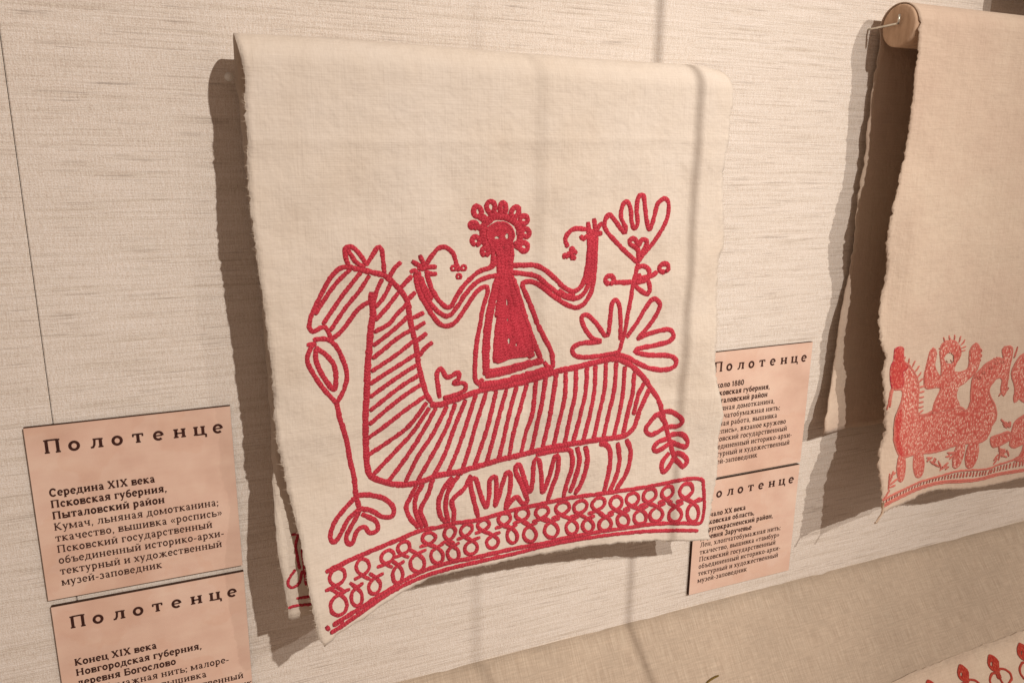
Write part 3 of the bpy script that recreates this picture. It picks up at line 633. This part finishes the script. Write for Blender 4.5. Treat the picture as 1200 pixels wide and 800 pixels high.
motif('rein_stitch', [(z('Q', '172 560 158 620 150 680'), 4), z('Q', '150 660 128 735'), z('Q', '158 660 152 715')], parent=h2, proj=front2, w=2, mat=M_RED2)
for p in [z('Q', t) for t in ('880 420 870 400', '905 395 912 372', '985 345 960 330', '1000 335 985 322', '1150 240 1120 330', '830 470 810 490', '1080 560 1060 590', '1020 600 1000 625')]+[ell('Q', x, y, 12, 12, n=8) for x, y in ((850, 480), (885, 440), (940, 400), (985, 365), (1030, 355))]: motif('tail_stitch', [p], parent=h2, proj=front2, w=2, mat=M_RED2)
for (cx, cy, rx, ry, t) in ((240, 385, 30, 108, 3), (375, 355, 40, 104, 0), (688, 280, 34, 112, 15), (792, 278, 44, 112, 12)):
    fill('leg_embroidery', ell('R', cx, cy, rx, ry, t)[:-1], M_FILL, h2, h=0.0006)
fill('bird_embroidery', z('Q', '1290 300 1200 300 1140 360 1105 450 1130 560 1122 670 1160 640 1200 670 1290 670'), M_FILL, tw2, label='coral bird beside the speckled horse')
fill('bird_body_embroidery', z('R', '1290 -60 1200 -20 1130 30 1105 100 1090 200 1130 222 1200 200 1160 300 1120 320 1200 330 1290 300'), M_FILL, tw2)
fill('leaf_embroidery', z('R', '940 152 1000 130 1080 108 1092 160 1000 212 950 212'), M_FILL, tw2)
lf = [z('R', t) for t in ('140 560 145 500 150 430', '150 500 180 410', '152 520 212 470', '150 540 195 520', '175 440 200 420', '545 410 550 390 530 330', '545 400 600 370', '540 380 470 340', '1000 330 1010 260 1000 200', '1000 300 1050 240', '1000 280 960 330', '960 360 990 310')]
lf += [[(1020+(x+random.uniform(-45, 45))/6.667, 490+(y+random.uniform(-35, 35))/6.667)]*1 + [(1020+(x+random.uniform(-45, 45))/6.667, 490+(y+random.uniform(-35, 35))/6.667)] for x, y in [(480, 330)]*6+[(620, 300)]*6+[(590, 375)]*3+[(1040, 270)]*6+[(1050, 40)]*8]
for p in lf: motif('leaf_stitch', [p], parent=tw2, proj=front2, w=2, mat=M_RED2)
b2 = [('R', '92 640 250 560 400 492 540 452 700 410 900 398 1000 362 1200 300 1320 270'), ('R', '92 680 250 600 400 532 560 492 700 485 850 470 1000 430 1200 398 1320 375')]
bo = motif('border_embroidery', [(z(*b2[0]), 2.2), (z(*b2[1]), 2.2), z('R', '92 692 250 612 400 545 560 505 700 497 850 482 1000 442 1200 410'), z('R', '150 560 100 640')], parent=tw2, proj=front2, w=1.8, mat=M_RED2)
u_, l_ = catmull(z(*b2[0]), 1), catmull(z(*b2[1]), 1)
for k in range(52):
    f = (k+0.5)/52; a = u_[int(f*(len(u_)-1))]; b = l_[int(f*(len(l_)-1))]
    motif('stitch', [[tuple(a*0.82+b*0.18+np.array([0.7, 0])), tuple(a*0.30+b*0.70+np.array([-0.4, 0]))]], parent=bo, proj=front2, w=2.2, mat=M_RED2)
# a thread tail hanging from the lower corner
tube('thread_tail', [B(tuple(front2(x, y)+np.array([0, 0.002, 0]))) for x, y in ((1034, 588), (1033, 600), (1029, 606), (1026, 611), (1024, 612))], 0.0010, M_FRAY2, tw2)

# ---------------------------------------------------------------- lettering
def arc(cx, cy, rx, ry, a0, a1, n=12): return [(cx+rx*math.cos(math.radians(a0+(a1-a0)*i/n)), cy+ry*math.sin(math.radians(a0+(a1-a0)*i/n))) for i in range(n+1)]
ST, TH = 0.30, 0.16
WT = [1.0]
def stem(x, a=0.0, b=1.0, sl=0.20, s0=True, s1=True):
    r = [(ST, [(x, a), (x, b)])]
    if s0: r.append((TH, [(x-sl-0.02, a+TH/2), (x+sl+0.02, a+TH/2)]))
    if s1: r.append((TH, [(x-sl-0.02, b-TH/2), (x+sl+0.02, b-TH/2)]))
    return r
def L(w, *p): return [(w, list(p))]
def bowl(x, x1, y0, y1, w=ST*0.8): m = (y0+y1)/2; h = (y1-y0)/2; return [(w, [(x, y0+TH/2), (x1-h*0.7, y0+TH/2)]+arc(x1-h*0.75, m, h*0.75-0.02, h-TH/2, -75, 75, 8)+[(x1-h*0.7, y1-TH/2), (x, y1-TH/2)])]
G = {}
G['о'] = (1.08, [(ST*0.95, arc(.54, .5, .36, .42, 0, 360, 18))])
G['с'] = (0.95, [(ST*0.9, arc(.52, .5, .35, .42, 50, 310, 14))]+L(ST*0.9, (.76, .86), (.76, .66)))
G['е'] = (1.0, [(ST*0.9, arc(.52, .5, .36, .42, 0, 315, 16))]+L(TH, (.2, .52), (.86, .52)))
G['н'] = (1.26, stem(.28)+stem(.96)+L(TH*1.1, (.28, .5), (.96, .5)))
G['п'] = (1.26, stem(.28)+stem(.96)+L(TH*1.1, (.28, .94), (.96, .94)))
G['и'] = (1.26, stem(.28)+stem(.96)+L(TH*1.2, (.28, .15), (.96, .85)))
G['й'] = (1.26, G['и'][1]+[(TH, arc(.62, 1.38, .2, .16, 180, 360, 8))])
G['ш'] = (1.75, stem(.28)+stem(.86)+stem(1.44)+L(TH*1.1, (.28, .06), (1.44, .06)))
G['ц'] = (1.30, stem(.28)+stem(.94)+L(TH*1.1, (.28, .06), (1.2, .06))+L(TH*1.2, (1.2, .1), (1.2, -.28)))
G['ч'] = (1.2, stem(.9)+[(ST, [(.28, 1), (.28, .62)]), (TH*1.2, [(.28, .66), (.36, .46), (.6, .42), (.9, .5)]), (TH, [(.08, .94), (.48, .94)])])
G['т'] = (1.06, stem(.53, 0, 1, s1=False)+L(TH*1.1, (.08, .94), (.98, .94))+L(TH, (.11, .98), (.11, .68))+L(TH, (.95, .98), (.95, .68)))
G['г'] = (0.92, stem(.28)+L(TH*1.1, (.28, .94), (.84, .94))+L(TH, (.81, .98), (.81, .66)))
G['л'] = (1.24, stem(.94)+L(TH*1.1, (.3, .94), (.94, .94))+L(ST*.7, (.46, .94), (.4, .35), (.28, .1), (.08, .08)))
G['д'] = (1.24, stem(.88, 0, 1, s0=False)+L(TH*1.1, (.06, .06), (1.16, .06))+L(TH*1.2, (.1, .1), (.08, -.28))+L(TH*1.2, (1.12, .1), (1.14, -.28))+L(ST*.7, (.28, .06), (.42, .5), (.46, .94))+L(TH, (.3, .94), (1.06, .94)))
G['м'] = (1.52, stem(.24)+stem(1.26)+L(ST*.8, (.28, .96), (.7, .12))+L(TH, (.7, .12), (1.24, .96)))
G['к'] = (1.18, stem(.28)+L(TH*1.2, (.36, .5), (.88, .95))+L(ST, (.42, .55), (.98, .06))+L(TH, (.72, .94), (1.08, .94))+L(TH, (.8, .06), (1.14, .06)))
G['х'] = (1.08, L(ST, (.2, .95), (.86, .05))+L(TH*1.2, (.86, .95), (.2, .05))+L(TH, (.02, .94), (.42, .94))+L(TH, (.68, .94), (1.04, .94))+L(TH, (.02, .06), (.4, .06))+L(TH, (.66, .06), (1.06, .06)))
G['у'] = (1.06, L(ST, (.2, .95), (.54, .1))+L(TH*1.2, (.88, .95), (.48, -.1), (.36, -.36), (.14, -.36))+L(TH, (.02, .94), (.42, .94))+L(TH, (.68, .94), (1.04, .94)))
G['в'] = (1.08, stem(.26)+bowl(.26, .92, .5, 1.0, ST*.75)+bowl(.26, .98, 0, .54, ST*.75))
G['ь'] = (1.06, stem(.26)+bowl(.26, .98, 0, .56, ST*.8))
G['ъ'] = (1.26, [(w, [(x+.18, y) for x, y in p]) for w, p in G['ь'][1]]+L(TH, (.04, .94), (.44, .94))+L(TH, (.07, .98), (.07, .7)))
G['ы'] = (1.52, G['ь'][1]+stem(1.24))
G['р'] = (1.14, stem(.28, -.42, 1)+[(ST*.9, arc(.56, .5, .36, .42, -120, 130, 12))])
G['а'] = (1.02, [(ST, [(.72, 0), (.72, .66)]), (TH*1.3, [(.72, .62), (.66, .9), (.46, .95), (.26, .9), (.22, .72)]), (ST*.75, [(.72, .56), (.4, .5), (.22, .34), (.28, .12), (.46, .07), (.72, .24)]), (TH, [(.72, .06), (.96, .06)])])
G['б'] = (1.1, [(ST*.9, arc(.55, .42, .36, .36, 0, 360, 16)), (ST*.8, [(.2, .45), (.22, .9), (.4, 1.2), (.88, 1.34)])])
G['з'] = (0.95, [(ST*.85, arc(.42, .72, .30, .22, 150, -80, 9)), (ST*.85, arc(.42, .28, .36, .24, 80, -150, 10))])
G['ж'] = (1.72, stem(.86)+L(TH*1.3, (.8, .5), (.3, .94))+L(ST*.8, (.76, .52), (.22, .06))+L(TH*1.3, (.92, .5), (1.42, .94))+L(ST*.8, (.96, .52), (1.5, .06))+L(TH, (.06, .06), (.4, .06))+L(TH, (1.32, .06), (1.66, .06))+L(TH, (.14, .94), (.44, .94))+L(TH, (1.28, .94), (1.58, .94)))
G['я'] = (1.14, stem(.84)+[(ST*.8, [(.84, .94), (.48, .94), (.26, .82), (.26, .6), (.48, .46), (.84, .46)]), (ST*.8, [(.56, .46), (.24, .06)]), (TH, [(.04, .06), (.34, .06)])])
CH = 1.38
G['П'] = (1.62, stem(.32, 0, CH)+stem(1.26, 0, CH)+L(TH*1.1, (.32, CH-.06), (1.26, CH-.06)))
G['Н'] = (1.62, stem(.32, 0, CH)+stem(1.26, 0, CH)+L(TH*1.1, (.32, .7), (1.26, .7)))
G['I'] = (0.76, stem(.38, 0, CH))
G['С'] = (1.36, [(ST, arc(.72, CH/2, .5, CH/2-.06, 42, 318, 16))]+L(ST*.7, (1.1, CH-.1), (1.1, CH-.42)))
G['О'] = (1.5, [(ST, arc(.75, CH/2, .54, CH/2-.06, 0, 360, 20))])
G['К'] = (1.46, stem(.32, 0, CH)+L(TH*1.3, (.4, .66), (1.1, CH-.06))+L(ST, (.5, .74), (1.2, .06))+L(TH, (.9, CH-.06), (1.34, CH-.06))+L(TH, (1.0, .06), (1.42, .06)))
G['X'] = (1.4, L(ST, (.24, CH-.06), (1.14, .06))+L(TH*1.3, (1.12, CH-.06), (.26, .06))+L(TH, (.04, CH-.06), (.52, CH-.06))+L(TH, (.9, CH-.06), (1.34, CH-.06))+L(TH, (.04, .06), (.5, .06))+L(TH, (.88, .06), (1.38, .06)))
G['Л'] = (1.5, stem(1.16, 0, CH)+L(TH*1.1, (.4, CH-.06), (1.16, CH-.06))+L(ST*.75, (.56, CH-.06), (.46, .4), (.3, .1), (.06, .08)))
G['Б'] = (1.34, stem(.32, 0, CH)+bowl(.32, 1.2, 0, .78)+L(TH*1.1, (.32, CH-.06), (1.1, CH-.06))+L(TH, (1.06, CH), (1.06, CH-.34)))
G['З'] = (1.2, [(ST, arc(.52, 1.02, .38, .30, 150, -80, 10)), (ST, arc(.52, .38, .46, .32, 80, -150, 12))])
G['Х'] = G['X']
G['1'] = (0.9, stem(.48, 0, 1.3, s1=False)+L(TH*1.2, (.48, 1.26), (.16, 1.06)))
G['8'] = (1.1, [(ST*.8, arc(.54, .98, .28, .27, 0, 360, 14)), (ST*.8, arc(.54, .36, .36, .32, 0, 360, 14))])
G['0'] = (1.12, [(ST*.85, arc(.55, .66, .38, .6, 0, 360, 18))])
G[','] = (0.5, L(ST*1.1, (.25, .16), (.25, .0))+L(TH, (.27, .02), (.16, -.24)))
G[';'] = (0.5, G[','][1]+L(ST*1.1, (.25, .86), (.25, .64)))
G['-'] = (0.72, L(TH*1.4, (.1, .44), (.62, .44)))
G['«'] = (1.06, L(TH*1.2, (.5, .84), (.18, .48), (.5, .12))+L(TH*1.2, (.9, .84), (.58, .48), (.9, .12)))
G['»'] = (1.06, L(TH*1.2, (.16, .84), (.48, .48), (.16, .12))+L(TH*1.2, (.56, .84), (.88, .48), (.56, .12)))
G[' '] = (0.52, [])
def text_w(t, tr): return sum(G[c][0]+tr for c in t)-tr
def text_mesh(name, t, x, zb, xh, width, track, parent, o):
    """one line of lettering: x, zb in units on the wall plane, xh = x-height"""
    kx = width/(text_w(t, track)) if width else xh
    V = []; F = []; cur = 0.0; lay = 0
    for c in t:
        adv, str_ = G[c]
        for wd, p in str_:
            lay = (lay+1) % 6; y = -(o+0.00010+0.00002*lay); p = [np.array(q, float) for q in p]; n = len(p); b0 = len(V)
            closed = n > 4 and np.allclose(p[0], p[-1])
            for i in range(n):
                a = p[i]-p[i-1] if i else ((p[0]-p[-2]) if closed else p[1]-p[0]); b = p[i+1]-p[i] if i < n-1 else ((p[1]-p[0]) if closed else p[-1]-p[-2])
                a = a/np.linalg.norm(a); b = b/np.linalg.norm(b); nn = np.array([-a[1]-b[1], a[0]+b[0]]); ln = np.linalg.norm(nn); nn = nn/ln if ln > 1e-6 else np.array([-a[1], a[0]])
                sc = min(1.5, 1/max(0.5, nn @ np.array([-a[1], a[0]])))
                for sgn in (-1, 1):
                    q = p[i]+nn*sgn*wd*WT[0]/2*sc; V.append(((x+(cur+q[0])*kx)*S, y, (zb+q[1]*xh)*S))
            for i in range(n-1): F.append((b0+2*i, b0+2*i+1, b0+2*i+3, b0+2*i+2))
        cur += adv+track
    return mesh_obj(name, V, F, M_INK, parent, smooth=False)

CTH = 0.0030   # card thickness, metres
def card(x0, x1, zt, zb, label, header, lines, first_px, last_px, left_u, ref_line, ref_w, bold=3):
    WT[0] = 0.95
    e = empty('caption_card', B(((x0+x1)/2, 0, zb))); tag(e, label, 'caption card', 'caption cards on the wall')
    board = box('board', (x0*S, -CTH, zb*S), (x1*S, 0.0004, zt*S), M_BURNT, e)
    mesh_obj('printed_face', [((x0+.0001)*S, -CTH-0.00012, (zb+.0001)*S), ((x1-.0001)*S, -CTH-0.00012, (zb+.0001)*S), ((x1-.0001)*S, -CTH-0.00012, (zt-.0002)*S), ((x0+.0001)*S, -CTH-0.00012, (zt-.0002)*S)], [(0, 1, 2, 3)], M_CARD, e, smooth=False)
    wd = x1-x0; o = CTH+0.00014
    # heading, widely spaced
    hx = [0.085+0.1035*i for i in range(9)]
    for i, c in enumerate('Полотенце'):
        if c == 'П': text_mesh('letter', c, x0+wd*0.075, zt-wd*0.150, wd*0.0545, wd*0.0865, 0, e, o)
        else: text_mesh('letter', c, x0+wd*(0.187+0.1015*(i-1)), zt-wd*0.150, wd*0.052, G[c][0]*wd*0.0555, 0, e, o)
    z0 = on_plane(*first_px, o/S)[2]; z1 = on_plane(*last_px, o/S)[2]; n = len(lines)
    kx = ref_w/text_w(ref_line, 0.035)
    for i, t in enumerate(lines):
        WT[0] = 1.08 if i < bold else 0.80
        zz = z0+(z1-z0)*i/(n-1); lead = 0
        text_mesh('text_line', t, x0+wd*left_u, zz, kx*1.14, text_w(t, 0.035)*kx, 0.035, e, o)
    return e
LW = 0.2235
kum = 'Кумач, льняная домотканина;'
refw = on_plane(254, 588)[0]-on_plane(62, 622)[0]
card(-0.1822, 0.0422, -0.3147, -0.5360, 'pink caption card, topmost of the pair left of the striped horse towel', '', ['Середина XIX века', 'Псковская губерния,', 'Пыталовский район', kum, 'ткачество, вышивка «роспись»', 'Псковский государственный', 'объединенный историко-архи-', 'тектурный и художественный', 'музей-заповедник'], (56.5, 582), (71, 686), 0.073, kum, refw)
card(-0.1805, 0.0428, -0.5455, -0.7680, 'pink caption card, lower of the pair left of the striped horse towel', '', ['Конец XIX века', 'Новгородская губерния,', 'деревня Богослово', 'Лен, бумажная нить; малоре-', 'чье, ткачество, вышивка', 'Новгородский государственный', 'объединенный музей-заповедник'], (86, 780), (96.6, 850), 0.073, kum, refw)
card(0.7690, 0.9925, -0.3135, -0.5350, 'pink caption card between the two towels, topmost of its pair', '', ['Около 1880', 'Псковская губерния,', 'Пыталовский район', 'Льняная домотканина,', 'хлопчатобумажная нить;', 'ручная работа, вышивка', '«роспись», вязаное кружево', 'Псковский государственный', 'объединенный историко-архи-', 'тектурный и художественный', 'музей-заповедник'], (840, 454.5), (843, 543), 0.073, kum, refw*0.96)
card(0.7690, 0.9920, -0.5395, -0.7500, 'pink caption card between the two towels, lowest, with dark left edge', '', ['Начало XX века', 'Псковская область,', 'Стругокрасненский район,', 'деревня Заручевье', 'Лен, хлопчатобумажная нить;', 'ткачество, вышивка «тамбур»', 'Псковский государственный', 'объединенный историко-архи-', 'тектурный и художественный', 'музей-заповедник'], (833, 605), (820, 682), 0.073, kum, refw*0.96, 4)

# ---------------------------------------------------------------- cloth lying on the ledge
rp = lambda x, y: on_ramp(x, y, 0.0048)
edge = [(1030, 806), (1045, 799), (1080, 783), (1110, 771.5), (1160, 752), (1200, 738), (1300, 702)]
ed = np.array([on_ramp(x, y, 0.003) for x, y in edge])
V = []; F = []; UV = []; n_ = 60
xs = np.linspace(ed[0][0], ed[-1][0], n_+1)
dn = np.array([0, math.sin(RAMP_A), -math.cos(RAMP_A)]); nn = np.array([0, math.cos(RAMP_A), math.sin(RAMP_A)])
for i, x in enumerate(xs):
    p0 = np.array([x, np.interp(x, ed[:, 0], ed[:, 1]), np.interp(x, ed[:, 0], ed[:, 2])])
    jit = rng.normal(0, 0.0007)
    for j in range(9):
        p = p0+dn*(0.30*j/8+jit*(j == 0))+nn*(-0.003+(0.0042 if j else 0.0034)); V.append(B(p)); UV.append((x, j*0.03))
for i in range(n_):
    for j in range(8): a = i*9+j; F.append((a, a+1, a+10, a+9))
lay = empty('laid_cloth', V[8]); tag(lay, 'pale linen cloth with red bud motifs laid on the tan ledge', 'cloth')
lc = mesh_obj('cloth', V, F, M_LINEN3, lay, uv=UV); md = lc.modifiers.new('t', 'SOLIDIFY'); md.thickness = 0.0006; md.offset = -1
def bud(cx, cy, sc, tilt):
    ct, s_ = math.cos(tilt), math.sin(tilt)
    T_ = lambda pts: [(1080+(cx+(x*ct-y*s_)*sc)/10, 720+(cy+(x*s_+y*ct)*sc)/10) for x, y in pts]
    T_ = lambda pts: [(1080+(cx+sc*(x*ct-y*s_))/10, 720+(cy+sc*(x*s_+y*ct))/10) for x, y in pts]
    b = fill('bud_embroidery', T_([(0, -120), (45, -70), (65, 0), (40, 70), (0, 100), (-45, 60), (-62, 0), (-40, -70)]), mat_bud, lay, proj=rp, h=0.0006, holes=((T_([(-25, -10)])[0][0], T_([(-25, -10)])[0][1], 0.9, 2.6),), omat=M_RED3, ow=1.6)
    motif('stem_stitch', [T_([(0, 90), (5, 200), (10, 330)]), T_([(0, 130), (50, 95), (130, 150), (140, 250), (60, 320)]), T_([(0, 130), (-60, 110), (-120, 180), (-110, 280), (-40, 330)]), T_([(15, 100), (20, 200)]), T_([(-15, 100), (-12, 200)])], parent=b, proj=rp, w=2.4, mat=M_RED3)
mat_bud = mat_fill('brick_red_stitching', (0.50, 0.12, 0.07), (0.42, 0.045, 0.025), (0.33, 0.025, 0.016))
for a in ((110, 860, 0.9, -0.35), (487, 690, 0.95, -0.35), (840, 570, 0.95, -0.40), (1190, 440, 1.0, -0.40)): bud(*a)
tg = tube('thread_end', [B(tuple(on_ramp(x, y, l))) for x, y, l in ((826, 803, 0.002), (830, 798, 0.003), (836, 794, 0.005), (842, 791, 0.006))], 0.0008, M_OLIVE)
tag(tg, 'short olive brown thread end on the tan ledge', 'thread')

# hem of another hanging cloth at the top edge
hv = []; hf = []; q0 = on_plane(1196, -7, 0.05); q1 = on_plane(1290, 20, 0.05)
for i in range(41):
    t = i/40; X = q0[0]+(q1[0]-q0[0])*t; zz = q0[2]+0.005-0.003*math.sin(t*21)-0.004*sm(t*4)
    for j in range(5): hv.append(B((X, 0.05+0.004*math.sin(X*60), zz+0.06*j)))
for i in range(40):
    for j in range(4): a = i*5+j; hf.append((a, a+5, a+6, a+1))
hm = mesh_obj('hanging_hem', hv, hf, M_BROWN); md = hm.modifiers.new('t', 'SOLIDIFY'); md.thickness = 0.001
tag(hm, 'dark brown ragged hem above the coral horse towel', 'cloth hem')
